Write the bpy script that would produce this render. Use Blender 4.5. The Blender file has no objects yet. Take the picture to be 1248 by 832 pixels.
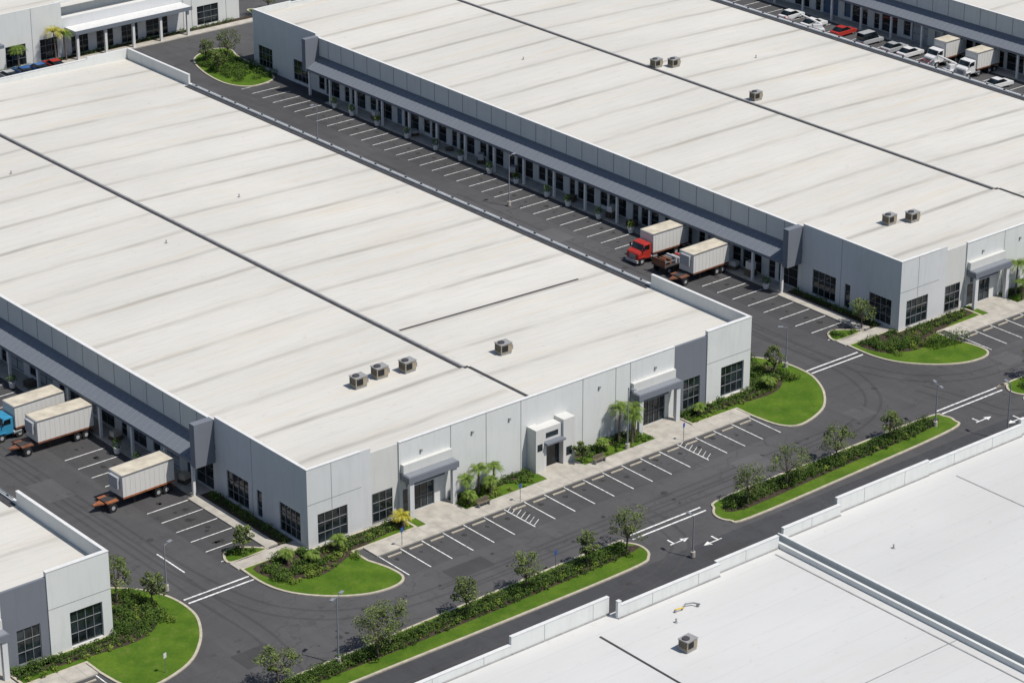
import bpy, math, random
import numpy as np
from mathutils import Vector, Matrix
random.seed(7); RNG=np.random.default_rng(11)
S=bpy.context.scene
S.view_settings.view_transform='Standard'; S.view_settings.look='None'; S.view_settings.exposure=0
COL=S.collection
# ------------------------------------------------------------------ materials
def nt(name):
    m=bpy.data.materials.new(name); m.use_nodes=True
    n=m.node_tree.nodes; l=m.node_tree.links
    b=n['Principled BSDF']; return m,n,l,b
def coords(n,l,scale=(1,1,1),obj=True):
    tc=n.new('ShaderNodeTexCoord'); mp=n.new('ShaderNodeMapping'); mp.inputs['Scale'].default_value=scale
    l.new(tc.outputs['Object'],mp.inputs['Vector']); return mp.outputs['Vector']
def noise(n,l,vec,scale,detail=4,rough=.6):
    t=n.new('ShaderNodeTexNoise'); t.inputs['Scale'].default_value=scale; t.inputs['Detail'].default_value=detail; t.inputs['Roughness'].default_value=rough
    l.new(vec,t.inputs['Vector']); return t.outputs['Fac']
def ramp(n,l,fac,a,b,ca=(0,0,0,1),cb=(1,1,1,1)):
    r=n.new('ShaderNodeValToRGB'); r.color_ramp.elements[0].position=a; r.color_ramp.elements[1].position=b
    r.color_ramp.elements[0].color=ca; r.color_ramp.elements[1].color=cb
    l.new(fac,r.inputs['Fac']); return r.outputs['Color']
def mix(n,l,fac,a,b,mode='MIX'):
    m=n.new('ShaderNodeMix'); m.data_type='RGBA'; m.blend_type=mode
    if isinstance(fac,(int,float)): m.inputs[0].default_value=fac
    else: l.new(fac,m.inputs[0])
    for s,v in ((6,a),(7,b)):
        if isinstance(v,tuple): m.inputs[s].default_value=v if len(v)==4 else v+(1,)
        else: l.new(v,m.inputs[s])
    return m.outputs[2]
def math_(n,l,op,a,b=None,c=None):
    m=n.new('ShaderNodeMath'); m.operation=op
    for i,v in enumerate((a,b,c)):
        if v is None: continue
        if isinstance(v,(int,float)): m.inputs[i].default_value=v
        else: l.new(v,m.inputs[i])
    return m.outputs[0]
def simple(name,col,rough=.7,var=.12,scale=1.5,metal=0,spec=.4,stretch=(1,1,1)):
    m,n,l,b=nt(name); v=coords(n,l,stretch)
    f=noise(n,l,v,scale,5); d=tuple(c*(1-var) for c in col); u=tuple(min(1,c*(1+var)) for c in col)
    c=ramp(n,l,f,.3,.7,d+(1,),u+(1,)); l.new(c,b.inputs['Base Color'])
    b.inputs['Roughness'].default_value=rough; b.inputs['Metallic'].default_value=metal; b.inputs['Specular IOR Level'].default_value=spec
    return m
def wallmat(name,col):
    m,n,l,b=nt(name); v=coords(n,l)
    f=noise(n,l,v,.35,3); v2=coords(n,l,(1,1,.12)); g=noise(n,l,v2,1.6,5,.65)
    c=mix(n,l,math_(n,l,'MULTIPLY',ramp(n,l,f,.3,.75),.5),tuple(x*.90 for x in col),col)
    c=mix(n,l,math_(n,l,'MULTIPLY',ramp(n,l,g,.5,.8),.30),c,tuple(x*.60 for x in col))
    l.new(c,b.inputs['Base Color']); b.inputs['Roughness'].default_value=.75; b.inputs['Specular IOR Level'].default_value=.25
    return m
MAT={}
MAT['wall']=wallmat('painted_panel_white',(.65,.665,.65))
MAT['tower']=wallmat('painted_panel_grey',(.60,.61,.615))
MAT['dark']=wallmat('painted_panel_slate',(.17,.185,.215))
MAT['band']=wallmat('painted_band',(.60,.60,.575))
MAT['slate']=wallmat('slate_metal',(.165,.185,.215))
MAT['canopygrey']=wallmat('canopy_grey',(.22,.235,.26))
MAT['white']=simple('white_paint',(.62,.62,.61),.6,.08)
MAT['joint']=simple('joint_sealant',(.20,.205,.21),.8)
MAT['roofdark']=simple('bitumen_strip',(.05,.05,.055),.8,.3)
MAT['roofgrey']=simple('flashing_grey',(.27,.27,.27),.6,.2)
MAT['frame']=simple('window_frame',(.20,.205,.215),.4,.1)
MAT['roll']=simple('rollup_door',(.36,.38,.40),.5,.15)
MAT['bluedoor']=simple('blue_door',(.06,.11,.19),.5,.15)
MAT['void']=simple('dark_bay',(.014,.015,.018),.8)
MAT['metal']=simple('galvanised',(.30,.31,.32),.45,.1,metal=.6)
MAT['tan']=simple('hvac_tan',(.28,.24,.175),.6,.2)
MAT['black']=simple('rubber_black',(.015,.015,.016),.8)
MAT['chassis']=simple('chassis_steel',(.045,.04,.04),.6)
MAT['rust']=simple('rusty_steel',(.17,.07,.04),.8,.4)
MAT['boxwhite']=wallmat('trailer_white',(.64,.63,.60))
MAT['boxtop']=simple('trailer_top',(.50,.45,.36),.7,.2,.8)
MAT['red']=simple('red_paint',(.36,.03,.022),.35,.15)
MAT['blue']=simple('blue_paint',(.03,.10,.28),.3,.1)
MAT['cyan']=simple('cyan_paint',(.04,.24,.40),.35,.15)
MAT['carwhite']=simple('car_white',(.62,.62,.62),.3,.05)
MAT['orange']=simple('orange_paint',(.30,.11,.05),.5,.3)
MAT['silver']=simple('car_silver',(.35,.36,.37),.3,.05)
MAT['concrete']=simple('concrete_walk',(.39,.365,.32),.85,.2,.8)
MAT['kerb']=simple('concrete_kerb',(.42,.38,.30),.85,.18,2)
MAT['mulch']=simple('mulch',(.045,.032,.021),.95,.5,3)
MAT['bark']=simple('bark',(.13,.105,.08),.9,.3,6)
MAT['sign']=simple('sign_blue',(.03,.09,.35),.5,.05)
MAT['yellow']=simple('yellow_paint',(.6,.42,.03),.5,.1)
def glassmat():
    m,n,l,b=nt('window_glass'); v=coords(n,l); f=noise(n,l,v,.55,2)
    c=ramp(n,l,f,.4,.66,(.005,.008,.010,1),(.030,.042,.050,1)); l.new(c,b.inputs['Base Color'])
    b.inputs['Roughness'].default_value=.05; b.inputs['Specular IOR Level'].default_value=.45; return m
MAT['glass']=glassmat()
def roofmat(name,warm,seams=True):
    m,n,l,b=nt(name)
    tc=n.new('ShaderNodeTexCoord'); sp=n.new('ShaderNodeSeparateXYZ'); l.new(tc.outputs['Object'],sp.inputs[0])
    big=noise(n,l,coords(n,l,(.02,.05,1)),1,4)
    streak=noise(n,l,coords(n,l,(.030,.42,1)),1,6,.65)
    fine=noise(n,l,coords(n,l,(.20,2.2,1)),1,5,.7)
    base=mix(n,l,ramp(n,l,big,.3,.7),tuple(c*.90 for c in warm),tuple(c*1.04 for c in warm))
    tan=(warm[0]*.95,warm[1]*.83,warm[2]*.66)
    base=mix(n,l,math_(n,l,'MULTIPLY',ramp(n,l,streak,.54,.76),.55 if seams else .15),base,tan)
    base=mix(n,l,math_(n,l,'MULTIPLY',ramp(n,l,fine,.48,.8),.30 if seams else .14),base,tuple(c*.66 for c in warm))
    if seams:
        half=math_(n,l,'GREATER_THAN',sp.outputs[0],28.4)
        wob=noise(n,l,coords(n,l,(.05,.02,1)),1,2)
        y=math_(n,l,'ADD',sp.outputs[1],math_(n,l,'MULTIPLY',half,3.1))
        y=math_(n,l,'ADD',y,math_(n,l,'MULTIPLY',wob,1.0))
        ph=math_(n,l,'FRACT',math_(n,l,'DIVIDE',y,7.6))
        d=math_(n,l,'SUBTRACT',ph,.5)
        da=math_(n,l,'ABSOLUTE',d)
        amt=noise(n,l,coords(n,l,(.045,.13,1)),1,3,.6)
        core=ramp(n,l,da,.0,.08,(1,1,1,1),(0,0,0,1))
        a=math_(n,l,'MULTIPLY',core,math_(n,l,'ADD',.16,math_(n,l,'MULTIPLY',ramp(n,l,amt,.38,.64),.70)))
        base=mix(n,l,a,base,(warm[0]*.46,warm[1]*.45,warm[2]*.44))
        wide=ramp(n,l,da,.0,.30,(1,1,1,1),(0,0,0,1))
        a2=math_(n,l,'MULTIPLY',wide,math_(n,l,'MULTIPLY',ramp(n,l,fine,.35,.7),.26))
        base=mix(n,l,a2,base,(warm[0]*.62,warm[1]*.59,warm[2]*.54))
        ph2=math_(n,l,'FRACT',math_(n,l,'DIVIDE',sp.outputs[1],1.9))
        d2=math_(n,l,'ABSOLUTE',math_(n,l,'SUBTRACT',ph2,.5))
        base=mix(n,l,math_(n,l,'MULTIPLY',math_(n,l,'LESS_THAN',d2,.025),.14),base,tuple(c*.5 for c in warm))
    else:
        ph2=math_(n,l,'FRACT',math_(n,l,'DIVIDE',sp.outputs[1],3.05))
        d2=math_(n,l,'ABSOLUTE',math_(n,l,'SUBTRACT',ph2,.5))
        base=mix(n,l,math_(n,l,'MULTIPLY',math_(n,l,'LESS_THAN',d2,.016),.13),base,tuple(c*.5 for c in warm))
    spots=noise(n,l,coords(n,l),.9,6,.75)
    base=mix(n,l,math_(n,l,'MULTIPLY',ramp(n,l,spots,.60,.72),.28),base,(warm[0]*.5,warm[1]*.46,warm[2]*.40))
    l.new(base,b.inputs['Base Color']); b.inputs['Roughness'].default_value=.85; b.inputs['Specular IOR Level'].default_value=.2
    return m
MAT['roof']=roofmat('roof_membrane',(.555,.540,.500))
MAT['roofcool']=roofmat('roof_membrane_clean',(.53,.53,.52),False)
def asphalt(name,c0,cracks=True):
    m,n,l,b=nt(name)
    a=noise(n,l,coords(n,l,(.03,.03,1)),1,4); s=noise(n,l,coords(n,l,(.5,.08,1)),1,5,.7); s2=noise(n,l,coords(n,l,(.08,.6,1)),1,5,.7); f=noise(n,l,coords(n,l),6,4,.8)
    dk=tuple(c*.78 for c in c0); lt=tuple(c*1.25 for c in c0)
    c=ramp(n,l,a,.3,.7,dk+(1,),lt+(1,))
    c=mix(n,l,math_(n,l,'MULTIPLY',ramp(n,l,s,.45,.75),.42),c,tuple(x*1.6 for x in c0))
    c=mix(n,l,math_(n,l,'MULTIPLY',ramp(n,l,s2,.5,.78),.42),c,tuple(x*.55 for x in c0))
    c=mix(n,l,math_(n,l,'MULTIPLY',ramp(n,l,f,.4,.75),.25),c,tuple(x*1.7 for x in c0))
    spots=noise(n,l,coords(n,l),.55,6,.7)
    c=mix(n,l,math_(n,l,'MULTIPLY',ramp(n,l,spots,.58,.70),.55),c,tuple(x*.5 for x in c0))
    if cracks:
        vo=n.new('ShaderNodeTexVoronoi'); vo.feature='DISTANCE_TO_EDGE'; vo.inputs['Scale'].default_value=.16
        wv=coords(n,l); nz=n.new('ShaderNodeTexNoise'); nz.inputs['Scale'].default_value=.5; nz.inputs['Detail'].default_value=4; l.new(wv,nz.inputs['Vector'])
        vm=n.new('ShaderNodeVectorMath'); vm.operation='MULTIPLY_ADD'; l.new(nz.outputs['Color'],vm.inputs[0]); vm.inputs[1].default_value=(4,4,0); l.new(wv,vm.inputs[2]); l.new(vm.outputs[0],vo.inputs['Vector'])
        cr=math_(n,l,'LESS_THAN',vo.outputs['Distance'],.009)
        c=mix(n,l,math_(n,l,'MULTIPLY',cr,math_(n,l,'MULTIPLY',ramp(n,l,a,.45,.6),.35)),c,tuple(x*.45 for x in c0))
    l.new(c,b.inputs['Base Color']); b.inputs['Roughness'].default_value=.9; b.inputs['Specular IOR Level'].default_value=.25
    return m
A0=(.068,.067,.069)
MAT['asphalt']=asphalt('asphalt',A0)
MAT['asphalt2']=asphalt('asphalt_new',(.050,.051,.055))
MAT['bay']=asphalt('asphalt_bay',tuple(c*.86 for c in A0))
MAT['track']=asphalt('tyre_worn_asphalt',tuple(c*.80 for c in A0),False)
MAT['patch']=asphalt('asphalt_patch',tuple(c*.70 for c in A0),False)
MAT['patchl']=asphalt('asphalt_patch_light',tuple(c*1.18 for c in A0),False)
MAT['oil']=simple('oil_stain',(.030,.029,.028),.7,.3)
def paint():
    m,n,l,b=nt('road_paint'); f=noise(n,l,coords(n,l),2.5,5,.7)
    c=ramp(n,l,f,.32,.54,(.26,.26,.26,1),(.76,.76,.74,1)); l.new(c,b.inputs['Base Color']); b.inputs['Roughness'].default_value=.8; return m
MAT['paint']=paint()
def grass():
    m,n,l,b=nt('lawn_grass'); f=noise(n,l,coords(n,l),.35,4); g=noise(n,l,coords(n,l),5,5,.8)
    c=ramp(n,l,f,.3,.7,(.052,.115,.010,1),(.118,.195,.020,1))
    c=mix(n,l,math_(n,l,'MULTIPLY',ramp(n,l,g,.35,.7),.55),c,(.038,.078,.010))
    s=noise(n,l,coords(n,l),.8,5,.7); c=mix(n,l,math_(n,l,'MULTIPLY',ramp(n,l,s,.55,.75),.5),c,(.17,.175,.055))
    l.new(c,b.inputs['Base Color']); b.inputs['Roughness'].default_value=.95; b.inputs['Specular IOR Level'].default_value=.1
    bp=n.new('ShaderNodeBump'); bp.inputs['Strength'].default_value=.7; bp.inputs['Distance'].default_value=.12; l.new(g,bp.inputs['Height']); l.new(bp.outputs[0],b.inputs['Normal'])
    return m
MAT['grass']=grass()
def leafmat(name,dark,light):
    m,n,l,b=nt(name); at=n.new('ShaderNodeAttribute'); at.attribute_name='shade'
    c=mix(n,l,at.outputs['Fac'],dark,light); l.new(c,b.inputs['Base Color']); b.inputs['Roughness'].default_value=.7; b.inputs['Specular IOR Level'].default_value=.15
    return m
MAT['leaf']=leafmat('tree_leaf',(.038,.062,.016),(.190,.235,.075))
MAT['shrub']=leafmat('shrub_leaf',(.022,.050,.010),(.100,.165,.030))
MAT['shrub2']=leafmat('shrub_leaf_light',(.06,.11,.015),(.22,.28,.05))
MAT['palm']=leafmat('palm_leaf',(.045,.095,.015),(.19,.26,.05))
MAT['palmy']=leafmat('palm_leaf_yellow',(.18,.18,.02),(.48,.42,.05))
# ------------------------------------------------------------------ mesh helpers
class M:
    def __init__(s): s.v=[]; s.f=[]
    def add(s,v,f):
        o=len(s.v); s.v+=[tuple(p) for p in v]; s.f+=[tuple(i+o for i in q) for q in f]
    def box(s,x0,x1,y0,y1,z0,z1):
        if x1<x0:x0,x1=x1,x0
        if y1<y0:y0,y1=y1,y0
        s.add([(x0,y0,z0),(x1,y0,z0),(x1,y1,z0),(x0,y1,z0),(x0,y0,z1),(x1,y0,z1),(x1,y1,z1),(x0,y1,z1)],
              [(0,3,2,1),(4,5,6,7),(0,1,5,4),(1,2,6,5),(2,3,7,6),(3,0,4,7)])
    def prism(s,poly,axis,a,b):
        n=len(poly)
        def P(p,t): return {'x':(t,p[0],p[1]),'y':(p[0],t,p[1]),'z':(p[0],p[1],t)}[axis]
        v=[P(p,a) for p in poly]+[P(p,b) for p in poly]
        s.add(v,[tuple(range(n))[::-1],tuple(range(n,2*n))]+[(i,(i+1)%n,n+(i+1)%n,n+i) for i in range(n)])
    def cyl(s,c0,c1,r0,r1=None,n=10):
        r1=r0 if r1 is None else r1
        a=Vector(c0);b=Vector(c1);d=(b-a).normalized(); u=d.orthogonal().normalized(); w=d.cross(u)
        v=[]
        for c,r in ((a,r0),(b,r1)):
            for i in range(n):
                t=2*math.pi*i/n; v.append(tuple(c+u*(math.cos(t)*r)+w*(math.sin(t)*r)))
        s.add(v,[tuple(range(n))[::-1],tuple(range(n,2*n))]+[(i,(i+1)%n,n+(i+1)%n,n+i) for i in range(n)])
    def obj(s,name,mat,parent=None,loc=(0,0,0),rotz=0,bevel=0):
        me=bpy.data.meshes.new(name); me.from_pydata(s.v,[],s.f); me.materials.append(MAT[mat])
        import bmesh
        bm=bmesh.new(); bm.from_mesh(me); bmesh.ops.recalc_face_normals(bm,faces=bm.faces); bm.to_mesh(me); bm.free()
        o=bpy.data.objects.new(name,me); COL.objects.link(o); o.location=loc; o.rotation_euler=(0,0,rotz)
        if parent: o.parent=parent
        if bevel:
            md=o.modifiers.new('bevel','BEVEL'); md.width=bevel; md.segments=2; md.limit_method='ANGLE'
        return o
class G:
    """group of parts -> one Empty parent"""
    def __init__(s,name): s.name=name; s.p={}
    def __call__(s,part,mat):
        k=(part,mat)
        if k not in s.p: s.p[k]=M()
        return s.p[k]
    def done(s,loc=(0,0,0),rotz=0,bevel={}):
        e=bpy.data.objects.new(s.name,None); COL.objects.link(e); e.location=loc; e.rotation_euler=(0,0,rotz); e.empty_display_size=.5
        for (part,mat),m in s.p.items(): m.obj(part,mat,e,bevel=bevel.get(part,0))
        return e
def leaves_mesh(name,mat,pts,sizes,shades,parent=None,loc=(0,0,0),up=.35):
    n=len(pts); pts=np.asarray(pts,float)
    nr=RNG.normal(size=(n,3)); nr[:,2]+=up*2; nr/=np.linalg.norm(nr,axis=1)[:,None]
    t=np.cross(nr,RNG.normal(size=(n,3))); t/=np.linalg.norm(t,axis=1)[:,None]+1e-9
    bt=np.cross(nr,t); sz=np.asarray(sizes)[:,None]
    v=np.stack([pts-t*sz,pts-bt*sz*.55,pts+t*sz,pts+bt*sz*.55],1).reshape(-1,3)
    f=np.arange(4*n).reshape(-1,4)
    me=bpy.data.meshes.new(name); me.from_pydata(v.tolist(),[],f.tolist()); me.materials.append(MAT[mat])
    at=me.attributes.new('shade','FLOAT','POINT'); at.data.foreach_set('value',np.repeat(np.clip(shades,0,1),4).astype(np.float32))
    o=bpy.data.objects.new(name,me); COL.objects.link(o); o.location=loc
    if parent:o.parent=parent
    return o
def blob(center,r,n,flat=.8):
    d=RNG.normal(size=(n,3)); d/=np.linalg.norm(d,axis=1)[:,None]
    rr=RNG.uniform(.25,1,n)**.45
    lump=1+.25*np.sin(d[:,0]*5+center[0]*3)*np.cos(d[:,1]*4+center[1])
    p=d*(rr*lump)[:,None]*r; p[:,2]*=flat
    sh=.15+.5*rr*(p[:,2]/r*.5+.6)+RNG.uniform(-.2,.25,n)  # inner and lower leaves darker: clump shading put into leaf colour, plus random tone
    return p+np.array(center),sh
# ------------------------------------------------------------------ ground
m=M(); m.add([(-2500,-2500,-.02),(2500,-2500,-.02),(2500,2500,-.02),(-2500,2500,-.02)],[(0,1,2,3)]); m.obj('ground','grass')
def sheet(name,mat,x0,x1,y0,y1,z):
    m=M(); m.add([(x0,y0,z),(x1,y0,z),(x1,y1,z),(x0,y1,z)],[(0,1,2,3)]); return m.obj(name,mat)
sheet('parking_lot','asphalt',-160,300,-23.9,260,0)
sheet('road','asphalt2',-160,300,-130,-23.9,0)
def smooth(pts,k=5,closed=True):
    out=[];n=len(pts)
    for i in range(n):
        p0,p1,p2,p3=[Vector(pts[(i+j-1)%n]) for j in range(4)]
        for s in range(k):
            t=s/k; out.append(tuple(.5*((2*p1)+(-p0+p2)*t+(2*p0-5*p1+4*p2-p3)*t*t+(-p0+3*p1-3*p2+p3)*t**3)))
    return out
def smooth_open(pts,k=5):
    out=[];n=len(pts)
    for i in range(n-1):
        p0=Vector(pts[max(0,i-1)]);p1=Vector(pts[i]);p2=Vector(pts[i+1]);p3=Vector(pts[min(n-1,i+2)])
        for s in range(k):
            t=s/k; out.append(tuple(.5*((2*p1)+(-p0+p2)*t+(2*p0-5*p1+4*p2-p3)*t*t+(-p0+3*p1-3*p2+p3)*t**3)))
    out.append(tuple(pts[-1])); return out
def area(p): return sum(p[i][0]*p[(i+1)%len(p)][1]-p[(i+1)%len(p)][0]*p[i][1] for i in range(len(p)))/2
def inset(p,d):
    if area(p)<0: p=p[::-1]
    out=[];n=len(p)
    for i in range(n):
        a=Vector(p[i-1]);b=Vector(p[i]);c=Vector(p[(i+1)%n])
        e1=(b-a);e2=(c-b)
        if e1.length<1e-6 or e2.length<1e-6: out.append(tuple(b)); continue
        e1.normalize();e2.normalize()
        n1=Vector((-e1.y,e1.x));n2=Vector((-e2.y,e2.x));nn=(n1+n2)
        if nn.length<1e-3: nn=n1
        nn.normalize(); k=d/max(.5,nn.dot(n1)); out.append(tuple(b+nn*k))
    return out
def tri_poly(m,p,z):
    from mathutils.geometry import tessellate_polygon
    v=[Vector((a,b,0)) for a,b in p]; t=tessellate_polygon([v]); m.add([(a,b,z) for a,b in p],[tuple(q) for q in t])
# worn tracks, patches and stains (thin sheets)
def ribbon(m,pts,off,w,z):
    p=smooth_open(pts,8); L=[];
    for i in range(len(p)):
        a=Vector(p[max(0,i-1)]);b=Vector(p[min(len(p)-1,i+1)]);d=(b-a).normalized();nn=Vector((-d.y,d.x));c=Vector(p[i])
        L.append((c+nn*(off-w/2),c+nn*(off+w/2)))
    v=[(q.x,q.y,z) for pr in L for q in pr]; m.add(v,[(2*i,2*i+1,2*i+3,2*i+2) for i in range(len(L)-1)])
tk=M(); zz=.0042
for path in ([(-12.5,60),(-12.3,20),(-12,2),(-9,-9),(0,-14.5),(20,-14.8),(60,-14.2)],[(-13.5,55),(-13.3,15),(-13.5,0),(-14,-15),(-22,-27),(-50,-29)],
             [(74,70),(74,30),(73.5,8),(72.5,-6),(66,-13.5),(50,-15.5),(5,-15.5)],[(72.6,60),(72.8,15),(74.5,-3),(80,-12),(92,-14.5),(130,-14.5)],
             [(31,-13),(31.2,-18),(28,-24),(15,-27.2),(-30,-27.4)],[(76,-12),(77.5,-18),(80,-24),(95,-28),(140,-28)],[(-30,-31.5),(30,-31.3),(110,-31.5)]):
    for off in (-.85,.85):
        ribbon(tk,path,off,.34,zz); zz+=.0001
tk.obj('tyre_tracks','track')
rp=random.Random(21)
for k,(x,y,a,b) in enumerate(((-13,28,3.2,5),(10,-13,5,2.2),(48,-14,4,3),(71,20,2.6,6),(75,50,3,4.5),(32,-27,5,3),(90,-13,3,3),(-16,-14,4,3),(66,-12.5,3,2.6),(73,84,2.8,7),(60,-27.5,7,2))):
    sheet('asphalt_patch','patch' if k%2 else 'patchl',x-a/2,x+a/2,y-b/2,y+b/2,.0075)
ol=M()
def stain(x,y,r):
    n=10; pts=[(x+math.cos(2*math.pi*i/n)*r*rp.uniform(.5,1.1),y+math.sin(2*math.pi*i/n)*r*rp.uniform(.5,1.1)) for i in range(n)]
    tri_poly(ol,smooth(pts,2),.0065)
for k in range(20):
    stain(5.9+2.69*k+rp.uniform(-.4,.4),-7.2+rp.uniform(-.9,.6),rp.uniform(.18,.45))
for k in range(34): stain(-5.4+rp.uniform(-1,1),4.9+2.69*(k%16)+rp.uniform(-.4,.4),rp.uniform(.18,.5))
for k in range(44): stain(80.6+rp.uniform(-1,1),5.3+2.69*k+rp.uniform(-.4,.4),rp.uniform(.2,.5))
for k in range(40): stain(rp.uniform(-18,100),rp.uniform(-16.5,-11.5),rp.uniform(.12,.35))
ol.obj('oil_stains','oil')
sheet('parking_bay_paving','bay',3.4,56,-10.6,-5.5,.0030); sheet('parking_bay_paving','bay',-8.2,-3.0,3,113,.0030); sheet('parking_bay_paving','bay',77.7,82.9,3.4,116,.0030); sheet('parking_bay_paving','bay',89.6,142,-10.3,-5.2,.0030)
mc=M()
for x,y in ((-11,12),(36,-13.2),(74.5,36),(72,-9),(20,-25.6),(-8,-16)): mc.cyl((x,y,.0),(x,y,.012),.38,n=18)
mc.obj('manhole_covers','chassis')
def island(pts,sm=True,k=5,w=.26):
    p=smooth(pts,k) if sm else list(pts)
    if area(p)<0:p=p[::-1]
    q=inset(p,w); n=len(p)
    m=M(); v=[(a,b,0) for a,b in p]+[(a,b,.13) for a,b in p]+[(a,b,.13) for a,b in q]+[(a,b,.05) for a,b in q]
    f=[]
    for i in range(n):
        j=(i+1)%n; f+=[(i,j,n+j,n+i),(n+i,n+j,2*n+j,2*n+i),(2*n+i,2*n+j,3*n+j,3*n+i)]
    m.add(v,f); m.obj('kerb','kerb')
    g=M(); tri_poly(g,q,.11); g.obj('lawn','grass')
def walk(x0,x1,y0,y1,z=.135,mat='concrete',name='sidewalk'):
    m=M(); m.box(x0,x1,y0,y1,0,z); return m.obj(name,mat)
def polywalk(pts,z=.14,name='sidewalk',mat='concrete'):
    m=M(); m.prism(pts,'z',0.0,z); return m.obj(name,mat)
island([(-30,-19.6),(-16.7,-19.2),(4,-18.6),(23.5,-18.2),(25.4,-19),(26.2,-20.7),(25.3,-22.8),(21.8,-23.7),(4,-23.8),(-12,-23.7),(-30,-23.8)])
island([(37.3,-19.2),(40,-17.9),(56,-17.9),(70.8,-18.0),(72.5,-19),(72.6,-20.6),(70.6,-22.1),(56,-22.8),(39,-23.2),(36.7,-22.2),(36.3,-20.6)])
island([(84,-18.0),(86,-17.5),(120,-17.5),(160,-17.5),(160,-22),(120,-22),(86,-22),(83.5,-21),(83,-19.4)])
def sw_island(ox,oy):
    P=[(-7.6,1.0),(-7.6,-3),(-6.6,-6.2),(-4.1,-9.2),(-.9,-11.2),(2.2,-11.6),(3.9,-10.6),(4.0,-8.2),(3.3,-5.6),(3.3,-3.2),(11.4,-3.1),(11.4,-1.5),(11.4,-.05),(2,-.05),(-.05,-.05),(-.05,1.0),(-3.5,1.0)]
    cur=smooth_open([(ox+a,oy+b) for a,b in P[:9]])
    island(cur+[(ox+a,oy+b) for a,b in P[9:]],sm=False)
    island([(ox-7.6,oy+2.6),(ox-3.3,oy+2.6),(ox-3.3,oy+3.4),(ox-5.5,oy+5.2),(ox-7.2,oy+4.6)],k=4)
    polywalk([(ox-7.8,oy+1.05),(ox-.02,oy+1.05),(ox-.02,oy+2.55),(ox-7.8,oy+2.55)],.13)
def se_island(ox,oy):
    P=[(.05,9),(3.5,8.6),(6.6,5.8),(8.1,2.6),(8.3,-.8),(7.6,-3.4),(5.6,-6.6),(2.4,-9.4),(-2.2,-10.7),(-4.3,-9.2),(-4.9,-5.6)]
    cur=smooth_open([(ox+a,oy+b) for a,b in P])
    island(cur+[(ox-4.9,oy-3.2),(ox-11.5,oy-3.1),(ox-11.5,oy-.05),(ox+.05,oy-.05)],sm=False)
def front(ox,oy):
    walk(ox+4.4,ox+56.0,oy-5.5,oy-3.15)
    walk(ox+12.4,ox+17.6,oy-3.15,oy-.02,.133)
    walk(ox+28.6,ox+33.8,oy-3.15,oy-.02,.133)
    walk(ox+44.0,ox+49.3,oy-3.15,oy-.02,.133)
    for a,b in ((11.45,12.4),(17.6,28.6),(33.8,44.0)):
        g=M(); g.box(ox+a,ox+b,oy-3.15,oy-.02,0,.11); g.obj('lawn','grass')
    jn=M(); x=ox+5.5
    while x<ox+55.8: jn.box(x,x+.03,oy-5.48,oy-3.17,.136,.138); x+=1.9
    jn.obj('sidewalk_joints','joint')
    mm=M(); x=ox+4.6
    while x<ox+55.8:
        mm.add([(x-.06,oy-10.5,.010),(x+.06,oy-10.5,.010),(x+.06,oy-5.55,.010),(x-.06,oy-5.55,.010)],[(0,1,2,3)]); x+=2.69
    for c in (ox+20.8,ox+44.9):
        for k in range(7):
            yy=oy-10.2+k*.7
            mm.add([(c,yy,.013),(c+.12,yy,.013),(c+1.35,yy+.75,.013),(c+1.23,yy+.75,.013)],[(0,1,2,3)])
    mm.obj('parking_lines','paint')
    ws=M(); x=ox+6.0
    while x<ox+55: ws.box(x-.85,x+.85,oy-6.35,oy-6.2,0,.12); x+=2.69
    ws.obj('wheel_stops','kerb')
W=128.9
sw_island(0,0); sw_island(85.88,.34); se_island(61,0); se_island(-24.08,-1.88)
front(0,0); front(85.88,.34); front(-85.08,-1.88)
island([(78.0,126.5),(80.3,124.8),(84.5,126.0),(85.8,131),(86.4,138),(87.5,142.5),(84.5,144.0),(80.2,141.5),(78.0,136),(77.2,130)])
walk(64,100,151.9,153.6)
walk(30,100,153.6,154.95,.12,'mulch','mulch_bed')
island([(100,148),(103,147),(105,151),(104,156),(101.5,158),(100.5,153)])
def lane_w(ox,oy,trucks,ymax):
    walk(ox-3.05,ox-1.65,oy+3.0,oy+17.2)
    g=M(); g.box(ox-1.65,ox-.02,oy+2.6,oy+17.0,0,.11); g.obj('mulch_bed','mulch')
    walk(ox-2.4,ox-.02,oy+17.2,ymax-17,.14,'concrete','loading_apron')
    mm=M(); y=oy+3.6
    while y<ymax:
        if not any(a-1.2<y<b+1.2 for a,b in trucks):
            mm.add([(ox-8.1,y-.06,.010),(ox-3.1,y-.06,.010),(ox-3.1,y+.06,.010),(ox-8.1,y+.06,.010)],[(0,1,2,3)])
        y+=2.69
    mm.obj('parking_lines','paint')
lane_w(0,0,[(20.5,23),(37,44)],W); lane_w(85.88,.34,[(27,37)],W); lane_w(172,0,[],W)
def lane_e(ox,oy,y0,y1):
    mm=M(); y=y0
    while y<y1:
        mm.add([(ox+2.4,y-.06,.010),(ox+7.4,y-.06,.010),(ox+7.4,y+.06,.010),(ox+2.4,y+.06,.010)],[(0,1,2,3)]); y+=2.69
    mm.obj('parking_lines','paint')
lane_e(-24.08,-1.88,10.5,60); lane_e(61,0,12,120); lane_e(147,0,5,120)
mk=M()
def bar(x0,x1,y0,y1,z=.014): mk.add([(x0,y0,z),(x1,y0,z),(x1,y1,z),(x0,y1,z)],[(0,1,2,3)])
for x0,x1,y in ((-15.3,-7.7,-1.6),(69.5,77.9,-1.7),(26.5,36.6,-19.0),(72.8,82.8,-18.6)):
    bar(x0,x1,y,y+.22); bar(x0,x1,y+.85,y+1.07)
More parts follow.
